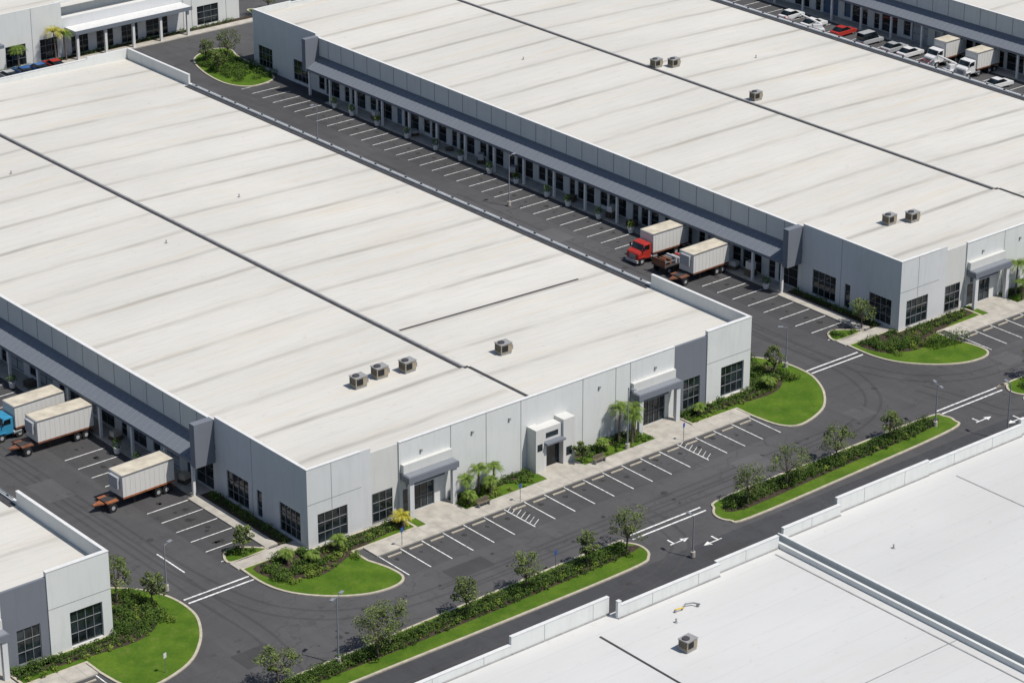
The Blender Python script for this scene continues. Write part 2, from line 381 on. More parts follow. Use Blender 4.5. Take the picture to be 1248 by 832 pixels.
def arrow(x,y,s=1,dx=1):
    z=.016
    mk.add([(x,y-.08,z),(x+dx*1.6*s,y-.08,z),(x+dx*1.6*s,y+.08,z),(x,y+.08,z)],[(0,1,2,3)] if dx>0 else [(3,2,1,0)])
    mk.add([(x+dx*1.6*s,y-.4,z),(x+dx*2.5*s,y,z),(x+dx*1.6*s,y+.4,z)],[(0,1,2)])
    mk.add([(x+dx*.4,y+.08,z),(x+dx*.6,y+.08,z),(x+dx*.6,y+1.0,z),(x+dx*.4,y+1.0,z)],[(0,1,2,3)])
arrow(28.6,-22.2); arrow(33.6,-24.4,1,-1); arrow(74.0,-22.4); arrow(79,-24.8,1,-1)
bar(-12.2,-12.05,4,9)
mk.obj('road_markings','paint')
# ------------------------------------------------------------------ buildings
H=8.84;H2=8.35
def wallseg(g,part,mat,axis,pos,thick,u0,u1,z0,z1,openings):
    us=sorted(set([u0,u1]+[max(u0,min(u1,o[i])) for o in openings for i in (0,1)]))
    mm=g(part,mat)
    def bx(a,b,c,d):
        if b-a<1e-4 or d-c<1e-4: return
        if axis=='y': mm.box(a,b,pos,pos+thick,c,d)
        else: mm.box(pos,pos+thick,a,b,c,d)
    for a,b in zip(us[:-1],us[1:]):
        mid=(a+b)/2; z=z0
        for o in sorted([o for o in openings if o[0]<mid<o[1]],key=lambda o:o[2]):
            bx(a,b,z,o[2]); z=o[3]
        bx(a,b,z,z1)
def window(g,axis,pos,dirn,u0,u1,z0,z1,nu,nz,glass='glass'):
    d0=pos+dirn*.16; d1=pos+dirn*.2; f0=pos+dirn*.08;f1=pos+dirn*.155
    def bx(part,mat,a,b,c,d,p,q):
        if axis=='y': g(part,mat).box(a,b,p,q,c,d)
        else: g(part,mat).box(p,q,a,b,c,d)
    bx('window_glass' if glass=='glass' else 'door_panel',glass,u0,u1,z0,z1,d0,d1)
    w=.035
    for i in range(nu+1):
        c=u0+(u1-u0)*i/nu; c=min(max(c,u0+w),u1-w); bx('window_mullions','frame',c-w/1.4,c+w/1.4,z0,z1,f0,f1)
    for i in range(nz+1):
        c=z0+(z1-z0)*i/nz; c=min(max(c,z0+w),z1-w); bx('window_rails','frame',u0,u1,c-w/1.4,c+w/1.4,f0+dirn*.005,f1+dirn*.003)
def south_facade(g,ox,oy):
    t=.3
    ow=[(1.2,4.9,.25,3.6)]; oe=[(56.5,60.0,.25,3.9)]; dw=[(8.1,10.7,.25,3.6)]; de=[(50.9,53.4,.25,3.9)]
    mid=[(12.6,16.0,.1,2.9),(45.0,48.2,.1,3.0)]
    O=lambda L:[(ox+a,ox+b,c,d) for a,b,c,d in L]
    wallseg(g,'south_wall','tower','y',oy,t,ox+0,ox+6.7,0,H,O(ow))
    wallseg(g,'south_pier','tower','y',oy+.12,t-.12,ox+6.7,ox+8.0,0,H-.02,[])
    wallseg(g,'south_recess','band','y',oy+.18,t-.1,ox+8.0,ox+11.5,0,H2-.1,O(dw))
    wallseg(g,'south_wall_main','wall','y',oy+.03,t,ox+11.5,ox+49.5,0,H2,O(mid))
    wallseg(g,'south_recess_east','dark','y',oy+.0,t,ox+49.5,ox+54.3,0,H2-.05,O(de))
    wallseg(g,'south_wall_east','wall','y',oy-.12,t+.12,ox+54.3,ox+61,0,H,O(oe))
    window(g,'y',oy,1,*O(ow)[0],4,3); window(g,'y',oy,1,*O(oe)[0],4,3); window(g,'y',oy+.05,1,*O(dw)[0],3,3); window(g,'y',oy,1,*O(de)[0],3,3)
    for o in O(mid): window(g,'y',oy+.02,1,*o,4,2)
    J=g('panel_joints','joint')
    for u in (18.2,22.9,27.6,36.2,40.9,43.0): J.box(ox+u-.04,ox+u+.04,oy+.022,oy+.05,.1,H2-.02)
    J.box(ox+3.0-.03,ox+3.0+.03,oy-.008,oy+.02,3.7,H-.02)
    J.box(ox+.0,ox+6.7,oy-.006,oy+.02,4.9,4.96); J.box(ox+54.3,ox+61,oy-.126,oy-.1,4.9,4.96)
    g('wall_coping','white').box(ox+11.55,ox+49.45,oy-.02,oy+.36,H2+.002,H2+.06)
    g('wall_coping','white').box(ox-.03,ox+6.7,oy-.04,oy+.34,H+.002,H+.06)
    g('wall_coping','white').box(ox+54.28,ox+61.03,oy-.16,oy+.34,H+.002,H+.06)
    for a,b in ((11.6,18.1),(43.0,49.4)):
        g('entrance_canopy','dark').box(ox+a,ox+b,oy-1.5,oy+.02,4.2,4.85)
        g('entrance_canopy_top','canopygrey').box(ox+a+.12,ox+b-.12,oy-1.4,oy+.02,4.852,4.92)
        g('entrance_surround','band').box(ox+a+.1,ox+b-.1,oy-.45,oy+.02,4.93,5.9)
        for c in (ox+a+.2,ox+b-.75): g('entrance_columns','tower').box(c,c+.55,oy-1.35,oy-.95,.1,4.2)
        g('entrance_soffit_beam','dark').box(ox+a+.8,ox+b-.8,oy-.12,oy+.02,3.1,3.9)
        g('side_light','glass').box(ox+a+.35,ox+a+.95,oy-.01,oy+.03,.3,2.9)
    V=g('vestibule','band')
    V.box(ox+28.4,ox+29.5,oy-1.5,oy+.02,.1,5.1); V.box(ox+29.5,ox+32.2,oy-1.2,oy+.02,3.2,4.9); V.box(ox+32.2,ox+33.8,oy-1.5,oy+.02,.1,5.3)
    V.box(ox+29.5,ox+30.1,oy-1.2,oy+.02,.1,3.2)
    g('vestibule_glass','glass').box(ox+30.1,ox+32.2,oy-.8,oy-.75,.1,3.2)
    g('vestibule_window','glass').box(ox+32.6,ox+33.4,oy-1.515,oy-1.49,1.0,2.0)
    g('vestibule_window','glass').box(ox+28.6,ox+29.3,oy-1.515,oy-1.49,2.6,3.4)
    g('vestibule_window','glass').box(ox+30.0,ox+31.7,oy-1.215,oy-1.19,3.7,4.3)
    g('vestibule_canopy','dark').box(ox+29.55,ox+32.15,oy-2.0,oy-1.22,3.2,3.4)
    for u in (14.3,21,26,38.5,46.6): g('wall_lights','roofgrey').box(ox+u-.12,ox+u+.12,oy-.15,oy+.02,6.6,6.85)
def west_facade(g,ox,oy,W,seed=1):
    rnd=random.Random(seed); t=.3
    wo=[(1.3,4.9,.4,3.6),(8.0,8.9,.4,3.4),(10.4,14.3,.4,3.6)]
    O=lambda L:[(oy+a,oy+b,c,d) for a,b,c,d in L]
    wallseg(g,'west_wall_tower','tower','x',ox,t,oy+.3,oy+16.2,0,H,O(wo))
    wo2=[(W-14.3,W-10.4,.4,3.6),(W-4.9,W-1.3,.4,3.6)]
    wallseg(g,'west_wall_tower_north','tower','x',ox,t,oy+W-16.2,oy+W-.3,0,H,O(wo2))
    for i,o in enumerate(O(wo)): window(g,'x',ox,1,*o,(4,1,4)[i],3)
    for o in O(wo2): window(g,'x',ox,1,*o,4,3)
    g('tower_coping','white').box(ox-.03,ox+.33,oy+.36,oy+16.25,H+.002,H+.06)
    g('tower_coping','white').box(ox-.03,ox+.33,oy+W-16.2,oy+W-.3,H+.002,H+.06)
    g('tower_joint','joint').box(ox-.008,ox+.02,oy+9.6,oy+9.66,.1,H-.02)
    y0=oy+16.2;y1=oy+W-16.2
    ops=[];nb=int((y1-y0)/6.05); bw=(y1-y0)/nb
    for i in range(nb):
        a=y0+i*bw
        ops.append((a+.6,a+3.9,.2,3.7))
        if i%2==0: ops.append((a+4.5,a+5.6,.2,2.7))
        else: ops.append((a+4.3,a+5.7,.6,3.3))
    wallseg(g,'west_wall','wall','x',ox,t,y0,y1,0,5.1,ops)
    for k,o in enumerate(ops):
        r=rnd.random(); gl='glass' if r<.74 else ('roll' if r<.84 else ('bluedoor' if r<.92 else 'void'))
        window(g,'x',ox,1,*o,2 if o[1]-o[0]>2 else 1,3,gl)
    g('fascia_band','slate').box(ox-.06,ox+t,y0,y1,5.1,5.7)
    g('upper_band','band').box(ox-.02,ox+t,y0,y1,5.7,H2)
    g('band_coping','white').box(ox-.08,ox+t+.05,y0,y1,H2+.002,H2+.08)
    J=g('band_joints','joint'); y=y0+bw/2
    while y<y1-.1: J.box(ox-.03,ox+.0,y-.05,y+.05,5.72,H2-.01); y+=bw/2
    g('canopy_roof','slate').prism([(ox-2.3,4.2),(ox-.07,5.4),(ox-.07,5.25),(ox-2.3,4.05)],'y',y0+.9,y1-.9)
    R=g('canopy_ribs','canopygrey'); y=y0+1.4
    while y<y1-1.2:
        R.prism([(ox-2.3,4.2),(ox-2.3,4.25),(ox-.07,5.45),(ox-.07,5.4)],'y',y-.03,y+.03); y+=1.01
    g('canopy_fascia','dark').box(ox-2.38,ox-2.305,y0+.9,y1-.9,3.87,4.22)
    for i in range(nb+1):
        y=min(max(y0+i*bw,y0+1.2),y1-1.2)
        g('canopy_columns','white').box(ox-2.25,ox-1.95,y-.15,y+.15,.14,4.0)
        g('canopy_brackets','frame').box(ox-1.95,ox-.01,y-.06,y+.06,3.8,4.0)
    for a,b in ((y0,y0+.88),(y1-.88,y1)): g('end_pylon','dark').box(ox-2.5,ox-.07,a,b,3.7,H2+.25)
def warehouse(ox,oy,W,seed,roof='roof'):
    g=G('warehouse')
    south_facade(g,ox,oy); west_facade(g,ox,oy,W,seed)
    E=g('east_wall','wall'); x=ox+60.7
    E.box(x,x+.3,oy+.3,oy+16.2,0,H); E.box(x,x+.3,oy+16.2,oy+W-16.2,0,7.55); E.box(x,x+.3,oy+W-16.2,oy+W-.3,0,H)
    g('east_coping','white').box(x-.03,x+.33,oy+.36,oy+16.25,H+.002,H+.06); g('east_coping','white').box(x-.03,x+.33,oy+W-16.25,oy+W-.3,H+.002,H+.06)
    g('east_coping','white').box(x-.06,x+.36,oy+16.26,oy+W-16.26,7.552,7.62)
    g('east_gutter','roofdark').box(x-.75,x-.07,oy+16.3,oy+W-16.3,7.32,7.40)
    g('east_pipe','metal').cyl((x+.12,oy+17,7.80),(x+.12,oy+W-17,7.80),.07,n=6)
    k=oy+18
    while k<oy+W-17: g('pipe_brackets','roofdark').box(x+.02,x+.24,k,k+.2,7.62,7.76); k+=3.2
    N=g('north_wall','wall'); y=oy+W-.3
    N.box(ox,ox+61,y,y+.3,0,H-.25); N.box(ox,ox+7,y,y+.3,H-.25,H); N.box(ox+54,ox+61,y,y+.3,H-.25,H)
    g('north_coping','white').box(ox+7.01,ox+53.99,y-.04,y+.34,H-.248,H-.19)
    e=g.done()
    r=M(); xs=[.3,28.3,60.7]; zs=[7.9,8.15,7.3]; v=[]
    for yy in (.3,W-.3):
        for a,z in zip(xs,zs): v.append((a,yy,z))
    r.add(v,[(0,1,4,3),(1,2,5,4)])
    r.obj('roof_membrane',roof,e,loc=(ox,oy,0))
    def rz(u): return 7.9+(u-.3)/28*.25 if u<28.3 else 8.15-(u-28.3)/32.4*.85
    j=M(); j.box(28.08,28.48,10.9,W-.35,8.14,8.25); j.box(28.9,29.25,.38,10.5,8.12,8.22); j.box(28.5,29.1,10.5,10.9,8.12,8.2); j.obj('expansion_joint','roofdark',e,loc=(ox,oy,0))
    j=M(); j.box(28.55,28.85,10.9,W-.4,8.13,8.19); j.obj('joint_flashing','roofgrey',e,loc=(ox,oy,0))
    return e,rz
def stripe_on_roof(e,ox,oy,u0,u1,v,w,mat='roofdark',h=.05):
    m=M(); z=lambda u: 7.9+(u-.3)/28*.25 if u<28.3 else 8.15-(u-28.3)/32.4*.85
    m.add([(ox+u0,oy+v-w,z(u0)+h),(ox+u1,oy+v-w,z(u1)+h),(ox+u1,oy+v+w,z(u1)+h),(ox+u0,oy+v+w,z(u0)+h)],[(0,1,2,3)]); m.obj('roof_seam',mat,e)
A,rz=warehouse(0,0,W,1); B,_=warehouse(85.88,.34,133.0,2); Cb,_=warehouse(-85.08,-1.88,W,3); Fb,_=warehouse(172,0,W,4)
stripe_on_roof(A,0,0,29.4,55.6,23.2,.14)
g=G('warehouse')
def rect_bldg(g,x0,x1,y0,y1,zr,segs):
    g('side_wall','wall').box(x0,x0+.3,y0,y1,0,zr+.55); g('side_wall','wall').box(x1-.3,x1,y0,y1,0,zr+.55)
    g('south_wall','wall').box(x0+.3,x1-.3,y0,y0+.3,0,zr+.6)
    for a,b,h,off in segs:
        g('north_wall','wall').box(a,b,y1-off,y1-off+.3,0,zr+h); g('north_coping','white').box(a,b,y1-off-.04,y1-off+.34,zr+h+.002,zr+h+.06)
        u=a+3.8
        while u<b-1: g('panel_joints','joint').box(u-.02,u+.02,y1-off-.008,y1-off+.02,zr,zr+h-.02); u+=5.7
        g('base_flashing','roofgrey').box(a+.02,b-.02,y1-off-.12,y1-off-.01,zr,zr+.12)
rect_bldg(g,-75,26.4,-112,-39.0,7.6,[(-74.7,-30,1.0,0),(-30,-6.0,.9,0),(-6.0,5.4,1.7,0),(5.4,5.8,1.7,1.2),(5.8,18,1.25,1.2),(18,26.1,1.25,.7)])
e=g.done()
r=M(); r.add([(-74.7,-111.7,7.6),(26.1,-111.7,7.6),(26.1,-39,7.6),(-74.7,-39,7.6)],[(0,1,2,3)]); r.obj('roof_membrane','roofcool',e)
j=M(); j.box(1.95,2.15,-111,-41.6,7.6,7.66); j.obj('roof_seam','roofdark',e)
j=M(); j.box(24.9,25.05,-111,-40.4,7.6,7.65); j.box(-74,26,-62.2,-62.1,7.6,7.63); j.box(-30,-29.9,-111,-40,7.6,7.63);j.obj('roof_seam_thin','roofgrey',e)
g=G('warehouse')
rect_bldg(g,27.0,130,-112,-38.6,7.9,[(27.3,35.0,1.1,0.5),(35.0,48,1.6,0),(48,62,1.25,-.1),(62,80,1.7,-.3),(80,129.7,1.2,-.3)])
e=g.done()
r=M(); r.add([(27.3,-111.7,7.9),(129.7,-111.7,7.9),(129.7,-38.4,7.9),(27.3,-38.4,7.9)],[(0,1,2,3)]); r.obj('roof_membrane','roofcool',e)
j=M(); j.box(50,50.12,-111,-40.4,7.9,7.94);j.box(73,73.1,-111,-40.4,7.9,7.94); j.obj('roof_seam_thin','roofgrey',e)
# northern building
g=G('warehouse')
ops=[(38,41.5,.3,3.6),(44,48,.3,3.6),(50.5,53,.3,3.8),(55.5,59,.3,3.6),(61.5,64.5,.3,3.6),(67,70,.2,3),(71.5,74.5,.2,3),(76,79,.2,3),(80.5,84.5,.2,3),(90,94,.3,3.4)]
wallseg(g,'south_wall','wall','y',155,.3,20,65.5,0,H,[o for o in ops if o[0]<65]); wallseg(g,'south_wall_lower','tower','y',155.1,.2,65.5,87.5,0,6.2,[o for o in ops if 65<o[0]<87]); wallseg(g,'south_wall_upper','wall','y',155,.3,87.5,98,0,H,[o for o in ops if o[0]>87])
for o in ops: window(g,'y',155.0,1,*o,3,3)
for u in (42.8,49.2,54.3,60.2,89.0,95.5): g('panel_joints','joint').box(u-.04,u+.04,154.99,155.02,.1,H-.05)
g('side_wall','wall').box(97.7,98,155.3,260,0,H); g('side_wall','wall').box(20,20.3,155.3,260,0,H); g('upper_wall','wall').box(65.5,87.5,157,157.3,6.2,8.3)
g('long_canopy','white').box(66,87,151.9,155.05,4.3,4.75); g('long_canopy_fascia','slate').box(65.9,87.1,151.8,151.88,4.2,4.8)
for x in (66.5,71.5,76.5,81.5,86.5): g('canopy_columns','white').box(x-.2,x+.2,152.2,152.6,.13,4.3)
g('awning','slate').box(49.5,54.5,153.4,154.98,4.1,4.6); g('awning','slate').box(36.5,42.5,153.4,154.98,4.1,4.6)
g('step_roof','white').box(65.5,87.5,155.3,157,6.0,6.2)
e=g.done()
r=M(); r.add([(20.3,155.3,7.9),(97.7,155.3,7.9),(97.7,260,7.9),(20.3,260,7.9)],[(0,1,2,3)]); r.obj('roof_membrane','roof',e)
# ------------------------------------------------------------------ roof equipment
def hvac(x,y,z,s=1.0,rot=0):
    g=G('rooftop_air_conditioner')
    g('unit_body','tan').box(-.75*s,.75*s,-.6*s,.6*s,.25,1.25*s)
    g('unit_lid','roofgrey').box(-.8*s,.8*s,-.65*s,.65*s,1.25*s,1.32*s)
    g('fan_ring','roofdark').cyl((-.3*s,0,1.32*s),(-.3*s,0,1.45*s),.38*s,n=14)
    g('grille','void').box(-.757*s,-.74*s,-.5*s,.5*s,.4,1.12*s); g('grille','void').box(-.62*s,.2*s,-.608*s,-.59*s,.4,1.12*s)
    for i in range(5): g('louvres','tan').box(-.775*s,-.758*s,-.5*s,.5*s,.45+i*.15*s,.50+i*.15*s)
    g('curb','roofgrey').box(-.7*s,.7*s,-.55*s,.55*s,-.02,.25)
    g('duct','metal').box(.75*s,1.15*s,-.25*s,.25*s,.3,.8*s)
    g.done((x,y,z),rot,{'unit_body':.04})
rzB=lambda u: rz(u-85.88)
for x,y in ((17.0,14.2),(20.2,14.7),(23.4,14.0),(34.5,11.3)): hvac(x,y,rz(x),1,random.uniform(-.06,.06))
for x,y in ((115.2,75.1),(117.4,73.8),(115.9,55.6),(95.6,11.5),(98.4,10.3)): hvac(x,y,rzB(x),.95,random.uniform(-.06,.06))
hvac(6.5,-48.2,7.6,.9,.1)
def vent(x,y,z):
    g=G('roof_vent_pipe'); g('pipe','metal').cyl((0,0,0),(0,0,.35),.06,n=8); g('cap','roofgrey').cyl((0,0,.33),(0,0,.42),.12,.07,n=8); g('boot','roofgrey').cyl((0,0,0),(0,0,.08),.2,.14,n=8); g.done((x,y,z))
for x,y in ((22,95),(40,70),(24,62)): vent(x,y,rz(x))
for x,y in ((103,90),(130,70)): vent(x,y,rzB(x))
for x,y,z in ((9,-44,7.6),(34,-47,7.9)): vent(x,y,z)
g=G('roof_gas_pipe'); P=[(10.2,-42.6),(11.0,-42.8),(11.6,-42.4),(12.3,-42.7),(12.6,-43.3)]
for a,b in zip(P[:-1],P[1:]): g('pipe','yellow' if a[0]<10.5 else 'metal').cyl((a[0],a[1],7.9),(b[0],b[1],7.9),.07,n=8)
g('support','roofgrey').box(10.1,10.3,-42.7,-42.5,7.6,7.85); g('support','roofgrey').box(12.4,12.6,-43.2,-43.0,7.6,7.85); g.done()
# ------------------------------------------------------------------ vehicles
def wheels(g,xs,w,r=.5,z=.5):
    for x in xs:
        for s in (-1,1):
            y=s*(w/2-.18)
            g('wheels','black').cyl((x,y-.15,z),(x,y+.15,z),r,n=16)
            g('hubs','silver').cyl((x,y+s*.15,z),(x,y+s*.17,z),r*.45,n=10)
def trailer_truck(x,y,cab,L=7.2,rot=0,boxc='boxwhite',stripe='rust'):
    g=G('semi_truck' if cab else 'box_trailer'); w=2.5
    g('cargo_box',boxc).box(-L,0,-w/2,w/2,1.25,3.75)
    g('cargo_roof','boxtop').box(-L+.06,-.06,-w/2+.06,w/2-.06,3.752,3.79)
    for k in range(int(L/.6)):
        xx=-L+.35+k*.6
        for s in (-1,1): g('side_posts',boxc).box(xx,xx+.06,s*w/2-(.02 if s<0 else 0),s*w/2+(.02 if s>0 else 0),1.35,3.65)
    for s in (-1,1):
        g('top_rail','metal').box(-L,0,s*(w/2)-.03,s*(w/2)+.03,3.65,3.78); g('bottom_rail',stripe).box(-L,0,s*(w/2)-.03,s*(w/2)+.03,1.15,1.34)
        g('door_bars','metal').box(.0,.04,s*.35-.03,s*.35+.03,1.3,3.7)
    g('rear_doors','boxwhite').box(0,.03,-w/2+.1,w/2-.1,1.35,3.65)
    if not cab: g('refrigeration_unit','silver').box(-L-.35,-L,-.8,.8,2.2,3.5)
    g('chassis','chassis').box(-L-1.8,0,-.5,.5,.85,1.15)
    g('crossmember',stripe).box(-L+.3,-.1,-w/2+.1,w/2-.1,1.12,1.22)
    g('rear_bumper',stripe).box(-.1,.05,-1.1,1.1,.45,.6)
    for s in (-1,1): g('landing_gear','chassis').box(-L+1.6,-L+1.75,s*.7-.06,s*.7+.06,.1,1.15); g('mudflap','black').box(-2.5,-2.45,s*1.0-.3,s*1.0+.3,.3,1.1)
    wheels(g,(-1.0,-2.05),w)
    if cab:
        c=cab; x0=-L-.15
        g('cab_body',c).prism([(x0,.7),(x0,2.6),(x0-.2,2.72),(x0-1.15,2.62),(x0-1.5,1.85),(x0-2.1,1.65),(x0-2.2,1.45),(x0-2.2,.7)],'y',-1.1,1.1)
        g('windshield','glass').add([(x0-1.2,-.95,2.55),(x0-1.2,.95,2.55),(x0-1.52,.95,1.9),(x0-1.52,-.95,1.9)],[(0,1,2,3)])
        for s in (-1,1):
            yy=s*1.108
            g('cab_window','glass').add([(x0-.35,yy,1.9),(x0-1.35,yy,1.9),(x0-1.1,yy,2.5),(x0-.35,yy,2.5)],[(0,1,2,3)])
            g('mirror','black').box(x0-1.5,x0-1.4,s*1.25-.1,s*1.25+.1,1.9,2.4)
            g('fender',c).box(x0-2.1,x0-1.0,s*1.0-.2,s*1.0+.2,1.0,1.12)
            g('fuel_tank','metal').cyl((x0-.1,s*.95,.75),(x0+.9,s*.95,.75),.28,n=12)
        g('grille','metal').box(x0-2.24,x0-2.19,-.6,.6,.85,1.4); g('front_bumper','silver').box(x0-2.4,x0-2.15,-1.1,1.1,.4,.75)
        wheels(g,(x0-1.55,x0+.7),2.3)
    else:
        g('drawbar',stripe).prism([(-L-1.8,-.5),(-L-2.9,-.08),(-L-2.9,.08),(-L-1.8,.5)],'z',.85,1.0)
        g('bogie_deck',stripe).box(-L-1.8,-L-.4,-1.0,1.0,1.0,1.12)
        wheels(g,(-L-1.2,),2.4)
    g.done((x,y,0),rot,{'cab_body':.1,'cargo_box':.03})
trailer_truck(-3.0,42.6,'cyan',6.3,.02); trailer_truck(-2.4,37.6,None,6.9,-.015,'boxwhite','rust'); trailer_truck(-3.0,20.9,None,6.4,.03,'boxwhite','orange')
trailer_truck(84.4,36.3,'red',6.0,-.01); trailer_truck(83.7,28.2,None,6.2,.02)
def flatbed(x,y,rot):
    g=G('flatbed_trailer'); g('bed','chassis').box(-7,0,-1.2,1.2,.95,1.1); g('headboard','rust').box(-7,-6.9,-1.2,1.2,1.1,2.0); wheels(g,(-1,-2.05,-6.2),2.4)
    rr=random.Random(4)
    for k in range(14):
        cx=-6.5+k*.46; s=rr.uniform(.2,.42); g('load_%s'%('a' if k%2 else 'b'),rr.choice(['metal','red','silver','carwhite','rust','metal','chassis'])).box(cx-s*.6,cx+s*.6,rr.uniform(-1.1,-.2),rr.uniform(.0,1),1.1,1.1+rr.uniform(.15,.8))
    for k in range(5): g('pipe_load','metal').cyl((-6.5,.9-k*.4,1.25+rr.uniform(0,.5)),(-.5,.8-k*.4,1.3+rr.uniform(0,.5)),.07,n=8)
    g.done((x,y,0),rot)
flatbed(83.4,32.2,.03)
def car(x,y,rot,c,van=False):
    g=G('parked_van' if van else 'parked_car'); h=2.0 if van else 1.45
    def body(part,mat,prof,ws):
        n=len(prof); v=[(p[0],-ws[i],p[1]) for i,p in enumerate(prof)]+[(p[0],ws[i],p[1]) for i,p in enumerate(prof)]
        g(part,mat).add(v,[tuple(range(n)),tuple(range(n,2*n))[::-1]]+[(i,n+i,n+(i+1)%n,(i+1)%n) for i in range(n)])
    lo=[(-2.25,.3),(2.25,.3),(2.3,.6),(2.15,.82),(1.1,.95),(-1.7,.98),(-2.2,.9),(-2.3,.55)]
    body('car_body',c,lo,[.9]*8)
    if van: up=[(1.3,.95),(.6,1.85),(.4,h),(-2.1,h),(-2.2,.97)]
    else: up=[(1.05,.95),(.35,1.38),(.1,h),(-1.0,h),(-1.3,1.38),(-1.85,.97)]
    body('cabin_glass','glass',up,[.85]+[.72]*(len(up)-2)+[.85])
    g('roof_panel',c).box(-1.05 if not van else -2.1,.15 if not van else .45,-.7,.7,h+.002,h+.04)
    wheels(g,(-1.4,1.4),1.75,.33,.33)
    g('head_lights','carwhite').box(2.24,2.31,-.75,-.45,.6,.75); g('head_lights','carwhite').box(2.24,2.31,.45,.75,.6,.75); g('tail_lights','red').box(-2.31,-2.22,-.78,-.5,.65,.8); g('tail_lights','red').box(-2.31,-2.22,.5,.78,.65,.8)
    g.done((x,y,0),rot,{'car_body':.07,'cabin_glass':.05})
car(56.2,151.2,1.5,'blue'); car(58.8,151.3,1.6,'blue'); car(61.5,151.3,1.55,'red'); car(53.4,151.1,1.57,'silver')
for i,(x,y,c,v) in enumerate(((159.5,64,'carwhite',1),(160,71,'carwhite',0),(159,57,'carwhite',1),(166,76,'silver',0),(160,84,'carwhite',1),(165,54,'carwhite',0),(165.5,93,'carwhite',0),(160,99,'silver',0),(166,87,'red',0),(166,72.8,'carwhite',0),(166,81.3,'silver',1),(166,98.5,'carwhite',0),(153,78,'silver',0),(153,69.8,'carwhite',0))): car(x,y,random.uniform(-.05,.05),c,bool(v))
trailer_truck(171,60.5,'carwhite',5.0,0); trailer_truck(171,67.2,'carwhite',4.6,0)
def boom_lift(x,y,rot):
    g=G('boom_lift'); g('base','carwhite').box(-1.2,1.2,-.9,.9,.5,1.0); wheels(g,(-.8,.8),1.9,.42,.42); g('turret','carwhite').box(-.9,.6,-.5,.5,1.0,1.7)
    g('boom','carwhite').cyl((-.7,0,1.7),(2.6,0,3.4),.16,.12,8); g('boom','silver').cyl((2.6,0,3.4),(4.6,0,2.2),.1,n=8); g('basket','red').box(4.4,5.2,-.6,.6,1.9,2.0)
    for a in (4.45,5.15):
        for b in (-.55,.55): g('basket_rails','red').box(a-.03,a+.03,b-.03,b+.03,2.0,3.0)
    g('basket_rails','red').box(4.42,5.18,-.6,-.55,2.95,3.0); g('basket_rails','red').box(4.42,5.18,.55,.6,2.95,3.0); g.done((x,y,0),rot)
boom_lift(164,62.5,2.9); boom_lift(163,90,2.6)
# ------------------------------------------------------------------ street furniture
def lamp(x,y,h=7.5,rot=0,double=False):
    g=G('street_lamp'); g('base','concrete').cyl((0,0,0),(0,0,.6),.25,n=12); g('pole','canopygrey').cyl((0,0,.6),(0,0,h),.09,.05,n=8)
    for s in ((-1,1) if double else (1,)):
        g('arm','canopygrey').cyl((0,0,h-.1),(s*.7,0,h+.02),.035,n=6); g('lamp_head','canopygrey').box(s*.5,s*1.1,-.16,.16,h-.0,h+.09)
    g.done((x,y,.1),rot)
lamp(-15.6,1.9,5,.3); lamp(-11,-20.0,7,.4,True); lamp(28.5,-25.6,4.5,1.5); lamp(69.7,-20.3,5,1.2,True); lamp(73.2,-27.5,6.6,1.4); lamp(68.3,1.4,5,2.5); lamp(40.0,-3.0,7.2,-1.57); lamp(77.2,62,7,0); lamp(-19,40,7,0);lamp(70,95,7,3.14)
def sign(x,y,c='sign'):
    g=G('traffic_sign'); g('post','metal').cyl((0,0,0),(0,0,2.0),.035,n=6); g('panel',c).box(-.2,.2,-.03,.0,1.6,2.1); g.done((x,y,.1),.3)
sign(16.3,-18.9); sign(-24.3,-11.3,'white'); sign(23,-5.4); sign(46,-5.4); sign(7.6,-5.4)
def planter(x,y,kind):
    g=G('planter'); g('pot','white').cyl((0,0,.14),(0,0,.85),.32,.45,n=12); e=g.done((x,y,0))
    p,s=blob((0,0,1.2),.55,160,1.1); leaves_mesh('foliage',kind,p,RNG.uniform(.06,.14,len(p)),s,e)
rr=random.Random(9)
for y in range(20,116,6):
    if not (25<y<40): planter(83.0+rr.uniform(-.1,.3),y+rr.uniform(-1,1),rr.choice(['shrub','shrub2']))
for y in (27,31,48,53,58): planter(-2.9,y,'shrub')
def bench(x,y,rot):
    g=G('bench'); g('seat','bark').box(-.8,.8,-.2,.2,.42,.48); g('backrest','bark').box(-.8,.8,.2,.25,.55,.9); g('legs','metal').box(-.7,-.62,-.2,.22,.0,.42); g('legs','metal').box(.62,.7,-.2,.22,0,.42); g.done((x,y,.135),rot)
bench(19.5,-3.7,0); bench(35.4,-3.7,0)
def clutter(x,y,rot,seed):
    r=random.Random(seed); g=G('pallet_stack')
    n=r.randint(2,6)
    for i in range(n):
        z=.0+i*.15; g('deck','bark').box(-.6,.6,-.5,.5,z+.1,z+.13)
        for k in (-.5,0,.5): g('stringer','bark').box(-.6,.6,k-.04,k+.04,z,z+.1)
    if r.random()<.6: g('carton',r.choice(['boxtop','boxwhite','silver'])).box(-.5,.5,-.4,.4,n*.15,n*.15+r.uniform(.4,1.0))
    g.done((x,y,.14),rot)
for i,y in enumerate((52,34,62,20.5)): clutter(-1.2,y,.1*i,i)
for i,y in enumerate((46,50,58,70,77,84,92,101,24,27)): clutter(84.6,y,.2*i,i+9)
